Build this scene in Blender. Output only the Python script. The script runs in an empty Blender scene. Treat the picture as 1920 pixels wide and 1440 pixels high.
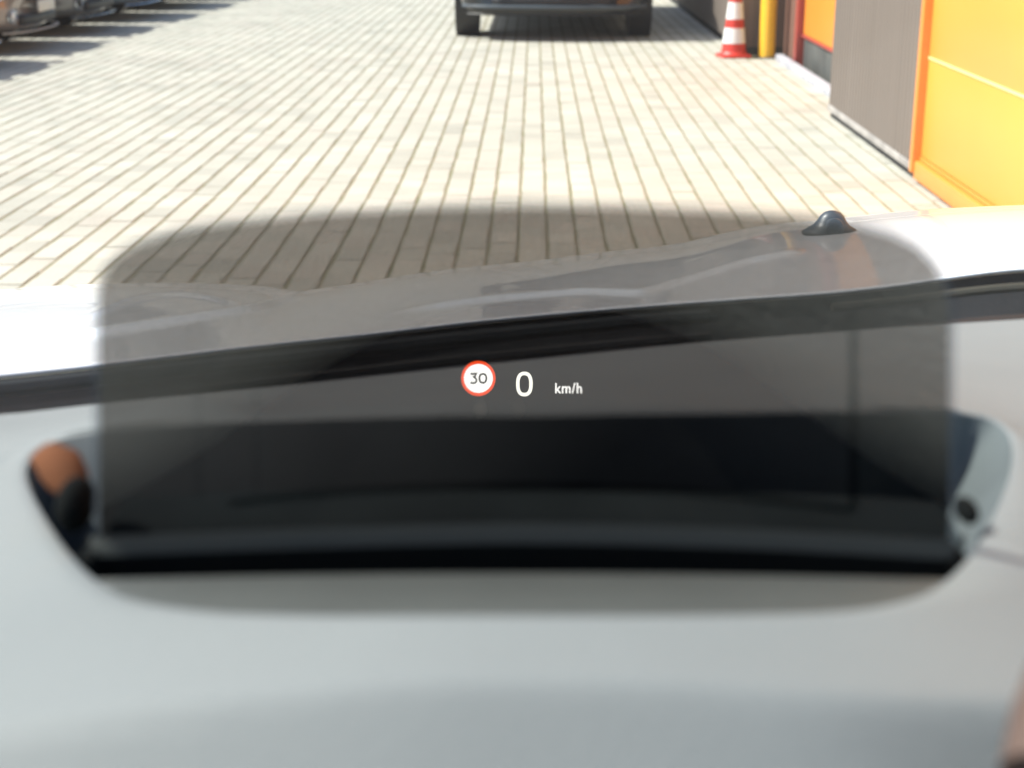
import bpy, bmesh, math, random
from mathutils import Vector, Matrix
R = math.radians
random.seed(4)
sc = bpy.context.scene
col = sc.collection

# ------------------------------------------------------------------ camera
H = 1.30                     # eye height above the yard
FPX = 2870.0                 # focal length in pixels of the 1920 px photograph
PITCH, YAW = 17.7, 0.8
cd = bpy.data.cameras.new('camera')
cam = bpy.data.objects.new('camera', cd); col.objects.link(cam)
cam.location = (0, 0, H)
cam.rotation_euler = (R(90 - PITCH), 0, R(YAW))
cd.sensor_width = 36; cd.lens = FPX / 1920 * 36
cd.clip_start = 0.01; cd.clip_end = 2000
cd.dof.use_dof = True; cd.dof.focus_distance = 1.70
cd.dof.aperture_fstop = (cd.lens) / 5.7; cd.dof.aperture_blades = 0
sc.camera = cam
CR = cam.rotation_euler.to_matrix()
EYE = Vector((0, 0, H))

# ------------------------------------------------------------------ light
SUN_EL, SUN_AZ = 51, -89      # the sun stands to the left
w = bpy.data.worlds.new('World'); sc.world = w; w.use_nodes = True
nt = w.node_tree; nt.nodes.clear()
sky = nt.nodes.new('ShaderNodeTexSky'); sky.sky_type = 'NISHITA'; sky.sun_disc = False
sky.sun_elevation = R(SUN_EL); sky.sun_rotation = R(SUN_AZ); sky.dust_density = 2.0
bg = nt.nodes.new('ShaderNodeBackground'); bg.inputs[1].default_value = 0.13
wo = nt.nodes.new('ShaderNodeOutputWorld')
nt.links.new(sky.outputs[0], bg.inputs[0]); nt.links.new(bg.outputs[0], wo.inputs[0])
sl = bpy.data.lights.new('sun', 'SUN'); sl.energy = 4.2; sl.angle = R(0.5); sl.color = (1, .97, .905)
so = bpy.data.objects.new('sun', sl); col.objects.link(so)
sd = Vector((math.sin(R(SUN_AZ)) * math.cos(R(SUN_EL)), math.cos(R(SUN_AZ)) * math.cos(R(SUN_EL)), math.sin(R(SUN_EL))))
so.rotation_euler = sd.to_track_quat('Z', 'Y').to_euler(); so.location = (-8, -1, 9)
sc.view_settings.view_transform = 'Standard'; sc.view_settings.look = 'None'
sc.view_settings.gamma = 1; sc.view_settings.use_curve_mapping = False
sc.view_settings.exposure = 0.76
sc.cycles.max_bounces = 8; sc.cycles.transparent_max_bounces = 16

# ------------------------------------------------------------------ helpers
def ray(px, py):
    return (CR @ Vector(((px - 960) / FPX, -(py - 720) / FPX, -1))).normalized()
def at(px, py, Y):
    d = ray(px, py); return EYE + d * (Y / d.y)
def at_z(px, py, z):
    d = ray(px, py); return EYE + d * ((z - H) / d.z)
def lerp(a, b, t): return a + (b - a) * t
def interp(tab, x, k=1):
    if x <= tab[0][0]: return tab[0][k]
    for a, b in zip(tab, tab[1:]):
        if x <= b[0]:
            t = (x - a[0]) / (b[0] - a[0]); return lerp(a[k], b[k], t)
    return tab[-1][k]
def smooth_interp(tab, x):
    """Catmull-Rom through the table."""
    n = len(tab)
    if x <= tab[0][0]: return tab[0][1]
    if x >= tab[-1][0]: return tab[-1][1]
    for i in range(n - 1):
        x0, y0 = tab[i]; x1, y1 = tab[i + 1]
        if x <= x1:
            t = (x - x0) / (x1 - x0)
            m0 = (y1 - tab[i - 1][1]) / (x1 - tab[i - 1][0]) if i > 0 else (y1 - y0) / (x1 - x0)
            m1 = (tab[i + 2][1] - y0) / (tab[i + 2][0] - x0) if i + 2 < n else (y1 - y0) / (x1 - x0)
            h = x1 - x0; t2, t3 = t * t, t * t * t
            return (2*t3-3*t2+1)*y0 + (t3-2*t2+t)*h*m0 + (-2*t3+3*t2)*y1 + (t3-t2)*h*m1
def sstep(a, b, x):
    t = max(0, min(1, (x - a) / (b - a))); return t * t * (3 - 2 * t)

def tag(o, label=None, cat=None, group=None, kind=None):
    if label: o['label'] = label
    if cat: o['category'] = cat
    if group: o['group'] = group
    if kind: o['kind'] = kind
    return o
def empty(name, loc=(0, 0, 0), rz=0, parent=None):
    o = bpy.data.objects.new(name, None); col.objects.link(o)
    o.location = loc; o.rotation_euler = (0, 0, rz); o.empty_display_size = .1
    if parent: o.parent = parent
    return o
def link(name, me, m, parent=None, smooth=True, auto=None):
    o = bpy.data.objects.new(name, me); col.objects.link(o)
    if m: me.materials.append(m)
    for p in me.polygons: p.use_smooth = smooth
    if auto is not None and smooth:
        md = None
        bm = bmesh.new(); bm.from_mesh(me)
        for e in bm.edges:
            if len(e.link_faces) == 2 and e.calc_face_angle(0) > R(auto): e.smooth = False
        bm.to_mesh(me); bm.free()
    if parent: o.parent = parent
    return o
def mesh(name, vs, fs, m, parent=None, smooth=True, auto=None, fix=True):
    me = bpy.data.meshes.new(name); me.from_pydata([tuple(v) for v in vs], [], fs); me.update()
    if fix:
        bm = bmesh.new(); bm.from_mesh(me); bmesh.ops.recalc_face_normals(bm, faces=bm.faces); bm.to_mesh(me); bm.free()
    return link(name, me, m, parent, smooth, auto)
def grid_mesh(name, rows, m, parent=None, closed_u=False, flip=False, auto=None, thick=0):
    """rows: list of lists of points"""
    n = len(rows[0]); vs = [p for r in rows for p in r]; fs = []
    for j in range(len(rows) - 1):
        for i in range(n if closed_u else n - 1):
            a, b = j*n + i, j*n + (i + 1) % n
            f = (a, b, b + n, a + n)
            fs.append(f[::-1] if flip else f)
    o = mesh(name, vs, fs, m, parent, True, auto, fix=False)
    if thick:
        md = o.modifiers.new('thickness', 'SOLIDIFY'); md.thickness = thick; md.offset = -1
    return o
class MB:
    def __init__(s): s.bm = bmesh.new()
    def box(s, x0, x1, y0, y1, z0, z1, bev=0, mat=None, seg=2):
        r = bmesh.ops.create_cube(s.bm, size=1); vs = r['verts']
        M = Matrix.Translation(((x0+x1)/2, (y0+y1)/2, (z0+z1)/2)) @ Matrix.Diagonal((abs(x1-x0), abs(y1-y0), abs(z1-z0), 1))
        if mat: M = mat @ M
        bmesh.ops.transform(s.bm, matrix=M, verts=vs)
        if bev:
            es = list({e for v in vs for e in v.link_edges})
            bmesh.ops.bevel(s.bm, geom=es, offset=bev, segments=seg, affect='EDGES', profile=.5)
        return s
    def lathe(s, prof, seg=32, M=None, cap=True):
        n = len(prof); rings = []
        for r, z in prof:
            rings.append([s.bm.verts.new((r*math.cos(2*math.pi*i/seg), r*math.sin(2*math.pi*i/seg), z)) for i in range(seg)])
        for a, b in zip(rings, rings[1:]):
            for i in range(seg): s.bm.faces.new((a[i], a[(i+1)%seg], b[(i+1)%seg], b[i]))
        if cap:
            if prof[0][0] > 1e-5: s.bm.faces.new(rings[0][::-1])
            if prof[-1][0] > 1e-5: s.bm.faces.new(rings[-1])
        if M: bmesh.ops.transform(s.bm, matrix=M, verts=[v for r in rings for v in r])
        return s
    def tube(s, pts, r, seg=10, flat=1.0):
        pts = [Vector(p) for p in pts]; rings = []
        for i, p in enumerate(pts):
            t = (pts[min(i+1, len(pts)-1)] - pts[max(i-1, 0)]).normalized()
            u = t.cross(Vector((0, 0, 1)))
            u = u.normalized() if u.length > .01 else Vector((1, 0, 0))
            v = u.cross(t)
            rr = r[i] if isinstance(r, (list, tuple)) else r
            rings.append([s.bm.verts.new(p + (u*math.cos(2*math.pi*k/seg) + v*flat*math.sin(2*math.pi*k/seg))*rr) for k in range(seg)])
        for a, b in zip(rings, rings[1:]):
            for i in range(seg): s.bm.faces.new((a[i], a[(i+1)%seg], b[(i+1)%seg], b[i]))
        s.bm.faces.new(rings[0][::-1]); s.bm.faces.new(rings[-1])
        return s
    def build(s, name, m, parent=None, smooth=True, auto=35):
        bmesh.ops.recalc_face_normals(s.bm, faces=s.bm.faces)
        me = bpy.data.meshes.new(name); s.bm.to_mesh(me); s.bm.free()
        return link(name, me, m, parent, smooth, auto)

# ------------------------------------------------------------------ materials
def nodes(name):
    m = bpy.data.materials.new(name); m.use_nodes = True
    nt = m.node_tree; nt.nodes.clear()
    out = nt.nodes.new('ShaderNodeOutputMaterial')
    return m, nt, out
def N(nt, typ, **kw):
    n = nt.nodes.new(typ)
    for k, v in kw.items():
        if k.startswith('i_'): n.inputs[int(k[2:])].default_value = v
        else: setattr(n, k, v)
    return n
def mat(name, c, rough=.5, metal=0, coat=0, spec=.5, noise=.0, nscale=30, bump=0, bscale=200, c2=None, coat_rough=.03):
    m, nt, out = nodes(name)
    b = N(nt, 'ShaderNodeBsdfPrincipled'); L = nt.links.new
    b.inputs['Roughness'].default_value = rough; b.inputs['Metallic'].default_value = metal
    b.inputs['Coat Weight'].default_value = coat; b.inputs['Coat Roughness'].default_value = coat_rough
    b.inputs['Specular IOR Level'].default_value = spec
    L(b.outputs[0], out.inputs[0])
    tc = N(nt, 'ShaderNodeTexCoord')
    nz = N(nt, 'ShaderNodeTexNoise'); nz.inputs['Scale'].default_value = nscale; nz.inputs['Detail'].default_value = 5
    L(tc.outputs['Object'], nz.inputs['Vector'])
    mx = N(nt, 'ShaderNodeMix', data_type='RGBA')
    cc = c2 or tuple(max(0, x*(1-noise)) for x in c)
    mx.inputs[6].default_value = (*c, 1); mx.inputs[7].default_value = (*cc, 1)
    rp = N(nt, 'ShaderNodeMapRange'); rp.inputs[1].default_value = .35; rp.inputs[2].default_value = .65
    L(nz.outputs[0], rp.inputs[0]); L(rp.outputs[0], mx.inputs[0]); L(mx.outputs[2], b.inputs['Base Color'])
    if bump:
        n2 = N(nt, 'ShaderNodeTexNoise'); n2.inputs['Scale'].default_value = bscale
        L(tc.outputs['Object'], n2.inputs['Vector'])
        bp = N(nt, 'ShaderNodeBump'); bp.inputs['Strength'].default_value = bump; bp.inputs['Distance'].default_value = .002
        L(n2.outputs[0], bp.inputs['Height']); L(bp.outputs[0], b.inputs['Normal'])
    return m

PW, PL = .115, .20              # paver pitch across and along
PX0 = -0.058                    # a joint
def paver_material(name, field=True):
    m, nt, out = nodes(name); L = nt.links.new
    b = N(nt, 'ShaderNodeBsdfPrincipled'); b.inputs['Roughness'].default_value = .85
    L(b.outputs[0], out.inputs[0])
    geo = N(nt, 'ShaderNodeNewGeometry'); sep = N(nt, 'ShaderNodeSeparateXYZ'); L(geo.outputs['Position'], sep.inputs[0])
    def math_(op, a, bb=None):
        n = N(nt, 'ShaderNodeMath', operation=op)
        for i, v in enumerate((a, bb)):
            if v is None: continue
            if isinstance(v, (int, float)): n.inputs[i].default_value = v
            else: L(v, n.inputs[i])
        return n.outputs[0]
    colx = math_('FLOOR', math_('DIVIDE', math_('SUBTRACT', sep.outputs[0], PX0), PW))
    par = math_('MULTIPLY', math_('FLOORED_MODULO', colx, 2.0), .5)
    rowy = math_('FLOOR', math_('ADD', math_('DIVIDE', sep.outputs[1], PL), par))
    cmb = N(nt, 'ShaderNodeCombineXYZ'); L(colx, cmb.inputs[0]); L(rowy, cmb.inputs[1])
    wn = N(nt, 'ShaderNodeTexWhiteNoise', noise_dimensions='3D'); L(cmb.outputs[0], wn.inputs[0])
    cr = N(nt, 'ShaderNodeValToRGB'); e = cr.color_ramp.elements
    e[0].position = 0; e[0].color = (.375, .365, .312, 1); e[1].position = 1; e[1].color = (.475, .462, .395, 1)
    x = cr.color_ramp.elements.new(.35); x.color = (.44, .43, .365, 1)
    x = cr.color_ramp.elements.new(.7); x.color = (.44, .412, .352, 1)
    L(wn.outputs['Value'], cr.inputs[0])
    nz = N(nt, 'ShaderNodeTexNoise'); nz.inputs['Scale'].default_value = 1.3; nz.inputs['Detail'].default_value = 6; L(geo.outputs['Position'], nz.inputs['Vector'])
    nf = N(nt, 'ShaderNodeTexNoise'); nf.inputs['Scale'].default_value = 90; nf.inputs['Detail'].default_value = 4; L(geo.outputs['Position'], nf.inputs['Vector'])
    r1 = N(nt, 'ShaderNodeMapRange'); r1.inputs[1].default_value = .3; r1.inputs[2].default_value = .7; r1.inputs[3].default_value = .85; r1.inputs[4].default_value = 1.04; L(nz.outputs[0], r1.inputs[0])
    r2 = N(nt, 'ShaderNodeMapRange'); r2.inputs[1].default_value = .3; r2.inputs[2].default_value = .7; r2.inputs[3].default_value = .88; r2.inputs[4].default_value = 1.1; L(nf.outputs[0], r2.inputs[0])
    k = math_('MULTIPLY', r1.outputs[0], r2.outputs[0])
    vm = N(nt, 'ShaderNodeVectorMath', operation='SCALE'); L(cr.outputs[0], vm.inputs[0]); L(k, vm.inputs['Scale'])
    L(vm.outputs[0], b.inputs['Base Color'])
    bp = N(nt, 'ShaderNodeBump'); bp.inputs['Strength'].default_value = .35; bp.inputs['Distance'].default_value = .003
    L(nf.outputs[0], bp.inputs['Height']); L(bp.outputs[0], b.inputs['Normal'])
    return m

M = {}
M['paver'] = paver_material('concrete_paver')
M['bed'] = mat('jointing_sand', (.25, .215, .15), .95, c2=(.18, .175, .09), nscale=9)
M['far_ground'] = mat('worn_concrete', (.41, .39, .33), .9, noise=.15, nscale=2)
M['paint'] = mat('pearl_white_paint', (.90, .925, .94), .35, metal=.0, coat=.85, spec=.2, coat_rough=.015)
M['black_plastic'] = mat('black_plastic', (.010, .011, .013), .6, spec=.2, noise=.3, bump=.2)
M['rubber'] = mat('rubber', (.012, .012, .012), .7)
M['nozzle'] = mat('grey_plastic', (.035, .045, .055), .38)
M['dash'] = mat('pale_dashboard_grain', (.208, .224, .225), .68, spec=.25, noise=.06, nscale=9, bump=.3, bscale=900)
M['ledge'] = mat('shaded_dash_ledge', (.078, .084, .079), .55, noise=.1, bump=.2, bscale=600)  # near ledge matches the dashboard; its shade is put into this darker colour
M['well'] = mat('shaded_well_lining', (.082, .094, .102), .55, noise=.2, nscale=12)  # shade of the well's far side put into the lining colour
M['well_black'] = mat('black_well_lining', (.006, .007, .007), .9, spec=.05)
M['well_teal'] = mat('teal_grey_well_floor', (.034, .046, .050), .8, spec=.2, noise=.3, nscale=15)
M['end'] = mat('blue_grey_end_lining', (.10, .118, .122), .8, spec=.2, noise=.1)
M['felt'] = mat('black_felt', (.002, .002, .002), 1, spec=0)
M['holder'] = mat('charcoal_holder', (.034, .038, .035), .6, spec=.2)
M['copper'] = mat('copper_brown', (.17, .07, .035), .9, spec=.1, noise=.2)
M['corner_brown'] = mat('corner_brown', (.11, .07, .055), .8, noise=.2)

# ------------------------------------------------------------------ ground
gz = -.014
g = mesh('ground', [(-400, -300, gz), (400, -300, gz), (400, 700, gz), (-400, 700, gz)], [(0, 1, 2, 3)], M['far_ground'], smooth=False)
tag(g, kind='structure')
X0, X1, Y0, Y1 = -13.0, 2.3, -3.0, 27.0
bed = mesh('paved_yard', [(X0, Y0, -.0032), (X1, Y0, -.0032), (X1, Y1, -.0032), (X0, Y1, -.0032)], [(0, 1, 2, 3)], M['bed'], smooth=False)
tag(bed, kind='structure')
def sil_row(px):                       # outline of the bonnet against the yard
    return smooth_interp(SIL, px)
SIL = [(-500, 600), (-200, 562), (0, 547), (100, 541), (250, 538), (400, 541), (480, 547), (530, 554), (600, 546), (700, 531), (794, 517), (900, 505),
       (1000, 496), (1151, 478), (1247, 469), (1310, 459), (1390, 441), (1470, 427), (1560, 419), (1700, 405), (1800, 397), (1920, 391), (2200, 384), (3000, 400)]
hw, hl, bv = PW/2 - .0074, PL/2 - .0030, .0018
def paver_geo(x, y, z, rx, ry):
    t, b_ = [], []
    for sx, sy in ((-1,-1),(1,-1),(1,1),(-1,1)):
        t.append((x + sx*(hw-bv), y + sy*(hl-bv), z + rx*sx*hw + ry*sy*hl))
        b_.append((x + sx*hw, y + sy*hl, z - bv + rx*sx*hw + ry*sy*hl))
    c = [(p[0], p[1], -.02 + 0*z) for p in b_]
    return t + b_ + c
PF = [(0,1,2,3)] + [(i, i+4, (i+1)%4+4, (i+1)%4) for i in range(4)] + [(i+4, i+8, (i+1)%4+8, (i+1)%4+4) for i in range(4)]
cands, allp = [], []
CRi = CR.transposed()
ncol0, ncol1 = int((X0-PX0)/PW)+1, int((X1-PX0)/PW)-1
for c in range(ncol0, ncol1):
    par = (c % 2) * .5
    x = PX0 + (c + .5) * PW
    for r in range(int(Y0/PL)+1, int(Y1/PL)-1):
        y = (r + .5 - par) * PL
        if x > 1.84 and not (9.8 < y < 13.1): continue
        if x > 1.80 and y > 13.0: continue
        q = CRi @ (Vector((x, y, 0)) - EYE)
        vis = False
        if q.z < 0:
            px, py = 960 + FPX*q.x/-q.z, 720 - FPX*q.y/-q.z
            vis = -10 < px < 1930 and 0 < py < sil_row(px) + 2
        allp.append((x, y, c, r)); 
        if vis: cands.append((y*y + x*x, x, y, c, r))
cands.sort(); near = set((c, r) for _, x, y, c, r in cands[:300])
pm = bpy.data.meshes.new('brick'); pm.from_pydata(paver_geo(0, 0, 0, 0, 0), [], PF); pm.materials.append(M['paver'])
vs, fs = [], []
for x, y, c, r in allp:
    rnd = random.Random(c*7919 + r*104729)
    z, rx, ry = rnd.uniform(-.0012, .0012), rnd.uniform(-.012, .012), rnd.uniform(-.008, .008)
    jx, jy = rnd.uniform(-.0022, .0022), rnd.uniform(-.0012, .0012)
    if (c, r) in near:
        o = bpy.data.objects.new('brick', pm); col.objects.link(o); o.parent = bed
        o.location = (x + jx, y + jy, z); o.rotation_euler = (ry, -rx, rnd.uniform(-.008, .008))
    else:
        n = len(vs); vs += paver_geo(x + jx, y + jy, z, rx, ry); fs += [tuple(i + n for i in f) for f in PF]
o = mesh('brick_field', vs, fs, M['paver'], bed, smooth=False, fix=False); tag(o, kind='stuff')

# a few leaf scraps and moss in the joints are left to the material; kerb and building follow
# ------------------------------------------------------------------ building on the right
def ribbed_material(name, c, c2):
    m, nt, out = nodes(name); L = nt.links.new
    b = N(nt, 'ShaderNodeBsdfPrincipled'); b.inputs['Roughness'].default_value = .5; L(b.outputs[0], out.inputs[0])
    tc = N(nt, 'ShaderNodeTexCoord'); mp = N(nt, 'ShaderNodeMapping'); mp.inputs['Scale'].default_value = (20, 20, .6)
    nz = N(nt, 'ShaderNodeTexNoise'); nz.inputs['Scale'].default_value = 1; nz.inputs['Detail'].default_value = 5
    L(tc.outputs['Object'], mp.inputs[0]); L(mp.outputs[0], nz.inputs['Vector'])
    mx = N(nt, 'ShaderNodeMix', data_type='RGBA'); mx.inputs[6].default_value = (*c, 1); mx.inputs[7].default_value = (*c2, 1)
    L(nz.outputs[0], mx.inputs[0]); L(mx.outputs[2], b.inputs['Base Color'])
    return m
M['brown'] = ribbed_material('brown_cladding', (.145, .117, .096), (.20, .165, .14))
M['dark_brown'] = ribbed_material('reddish_brown_cladding', (.20, .105, .075), (.15, .08, .06))
M['orange'] = mat('orange_steel', (.82, .29, .04), .4, noise=.06)
M['yellow'] = mat('orange_yellow_panel', (.88, .365, .05), .38, noise=.04, nscale=1.5)
M['orange_panel'] = mat('orange_panel', (.85, .30, .03), .35, noise=.05, nscale=2)
M['seam'] = mat('pale_yellow_seam', (.9, .75, .32), .35)
M['red'] = mat('red_steel', (.42, .07, .055), .4, noise=.1)
M['plinth'] = mat('grey_plinth', (.085, .09, .083), .8, noise=.5, nscale=5)
M['white_stone'] = mat('white_kerb', (.46, .46, .50), .7, noise=.3, nscale=12)
M['strip'] = mat('pale_strip', (.42, .39, .36), .6, noise=.35, nscale=6)
M['black'] = mat('black_gap', (.01, .01, .01), .8)
M['render'] = mat('grey_render', (.25, .24, .225), .8, noise=.1)
bld = empty('industrial_building', (1.83, 0, 0))
tag(bld, 'brown ribbed metal hall with yellow gate and orange frame beside the paved yard', 'building')
WX = 1.83
def P(o):                                # keep world coordinates while parented to the hall's base
    o.location = o.location - bld.location; return o
def ribs(name, pts, z0, z1, m, pitch=.075, depth=.008):
    """vertical ribbed sheet along the polyline pts (x,y); ribs stand out to the left of travel"""
    prof = []
    for a, b in zip(pts, pts[1:]):
        a, b = Vector(a), Vector(b); d = b - a; L_ = d.length; d.normalize(); n = Vector((-d.y, d.x))
        k = max(1, int(L_/pitch))
        for i in range(k):
            for f, h in ((0, 0), (.5, 0), (.62, 1), (.88, 1)):
                p = a + d*(L_*(i+f)/k) + n*depth*h
                prof.append(p)
        prof.append(b)
    rows = [[(p.x, p.y, z) for p in prof] for z in (z0, z1)]
    o = grid_mesh(name, rows, m, bld, auto=20); return P(o)
HT = 4.6
ribs('brown_cladding', [(WX, 7.34), (WX, 9.55)], .075, HT, M['brown'])
P(MB().box(WX+.002, WX+.3, 9.49, 9.553, .075, HT, .004).build('corner_post', M['brown'], bld))
P(MB().box(WX-.012, WX+.25, 7.34, 9.57, .035, .073, .004).build('base_strip', M['strip'], bld))
P(MB().box(WX+.005, WX+.25, 7.0, 9.54, -.01, .034).build('base_gap', M['black'], bld))  # black box painted in for the shadow line under the strip
# sectional gate: orange frame, yellow sections
P(MB().box(WX-.03, WX+.12, 7.28, 7.337, .04, HT, .006).build('gate_frame', M['orange'], bld))
P(MB().box(WX-.02, WX+.06, 1.6, 7.278, .015, .10, .006).build('gate_sill', M['orange'], bld))
P(MB().box(WX+.004, WX+.06, 1.6, 7.278, .103, .118, .002).build('gate_seal', M['orange'], bld))
z = .12
zs = [.12, .585, 1.10, 1.62, 2.14, 2.66, 3.18]
for a, b in zip(zs, zs[1:]):
    P(MB().box(WX+.01, WX+.05, 1.6, 7.278, a+.002, b-.012, .004).build('gate_section', M['yellow'], bld))
    P(MB().box(WX+.006, WX+.04, 1.6, 7.278, b-.011, b+.001, .003).build('gate_seam', M['seam'], bld))
P(MB().box(WX+.02, WX+.10, 1.6, 7.278, 3.19, HT, .004).build('gate_lintel', M['orange'], bld))
P(MB().box(WX+.045, WX+.09, 1.6, 7.275, .12, 3.18).build('gate_backing', M['yellow'], bld))
# recess with orange panel, red post, plinth
RX = 2.14
P(MB().box(RX+.03, RX+.1, 9.55, 13.5, 0, HT).build('recess_wall', M['render'], bld))
P(MB().box(RX-.01, RX+.03, 9.6, 12.40, .25, 2.3, .016, seg=3).build('orange_panel', M['orange_panel'], bld))
P(MB().box(RX-.02, RX+.028, 9.6, 12.43, .235, .25, .004).build('panel_frame', M['red'], bld))
P(MB().box(RX, RX+.028, 9.6, 12.40, .0, .232, .004).build('plinth', M['plinth'], bld))
P(MB().box(RX-.06, RX+.02, 12.44, 12.53, .0, 2.5, .01).build('red_post', M['red'], bld))
ribs('recess_cladding', [(RX-.01, 12.55), (RX-.01, 13.32)], 0.02, HT, M['dark_brown'], pitch=.06, depth=.005)
# far block of the hall
FX = 1.76
ribs('end_cladding', [(RX, 13.33), (FX, 13.33)], .07, HT, M['brown'], depth=.002)
ribs('far_cladding', [(FX, 13.332), (FX, 24.0)], .07, HT, M['brown'])
P(MB().box(FX+.02, FX+.3, 13.36, 24.0, -.01, .07).build('base_gap', M['black'], bld))
P(MB().box(FX-.006, RX, 13.325, 13.345, -.01, .068).build('base_strip', M['plinth'], bld))
P(MB().box(WX+.45, 9, 1.6, 24, 0, HT-.02).build('hall_core', M['render'], bld))
P(MB().box(FX-.05, 9.1, 1.5, 24.1, HT, HT+.12, .01).build('roof', M['brown'], bld))

k = MB().box(1.995, 2.065, 9.6, 12.9, -.01, .055, .012).build('white_kerb', M['white_stone'])
tag(k, 'white stone kerb lying at the foot of the recessed orange panel', 'kerb')

# ------------------------------------------------------------------ bollard and cone
bp_ = at_z(1437, 108, 0)
bo = empty('yellow_bollard', bp_)
tag(bo, 'yellow steel bollard standing between the traffic cone and the red post', 'bollard')
M['bollard'] = mat('bollard_yellow', (.93, .52, .03), .35, noise=.08, coat=.3)
MB().lathe([(.068, 0), (.068, 1.1), (.062, 1.14), (.04, 1.165), (0, 1.17)], 32).build('post', M['bollard'], bo)
MB().lathe([(.095, 0), (.095, .008), (.069, .010)], 32).build('base_plate', M['plinth'], bo)

cp = at_z(1375, 107, 0)
co = empty('traffic_cone', (cp.x, cp.y, 0), R(8))
tag(co, 'red and white striped traffic cone standing on the paving by the brown wall', 'traffic cone')
M['cone_red'] = mat('cone_red', (.62, .045, .03), .45, noise=.12, nscale=12)
M['cone_white'] = mat('cone_white', (.82, .82, .8), .35, noise=.05)
def cone_r(z): return lerp(.108, .026, z/.72)
MB().box(-.125, .125, -.125, .125, 0, .028, .012).build('base', M['cone_red'], co)
def cone_part(name, z0, z1, m, e=0, top=False):
    pr = [(cone_r(z0)+e, z0), (cone_r(z1)+e, z1)]
    if top: pr += [(cone_r(z1)-.008, z1+.004), (cone_r(z1)-.012, z1-.02)]
    MB().lathe(pr, 40, cap=not top).build(name, m, co)
MB().lathe([(.118, .026), (.112, .04), (.103, .05)], 40, cap=False).build('foot_ring', M['cone_red'], co)
cone_part('cone_body', .028, .72, M['cone_red'], 0, True)
cone_part('white_band', .118, .243, M['cone_white'], .0022)
cone_part('white_band', .315, .452, M['cone_white'], .0022)
cone_part('white_band', .53, .62, M['cone_white'], .0022)

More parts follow.
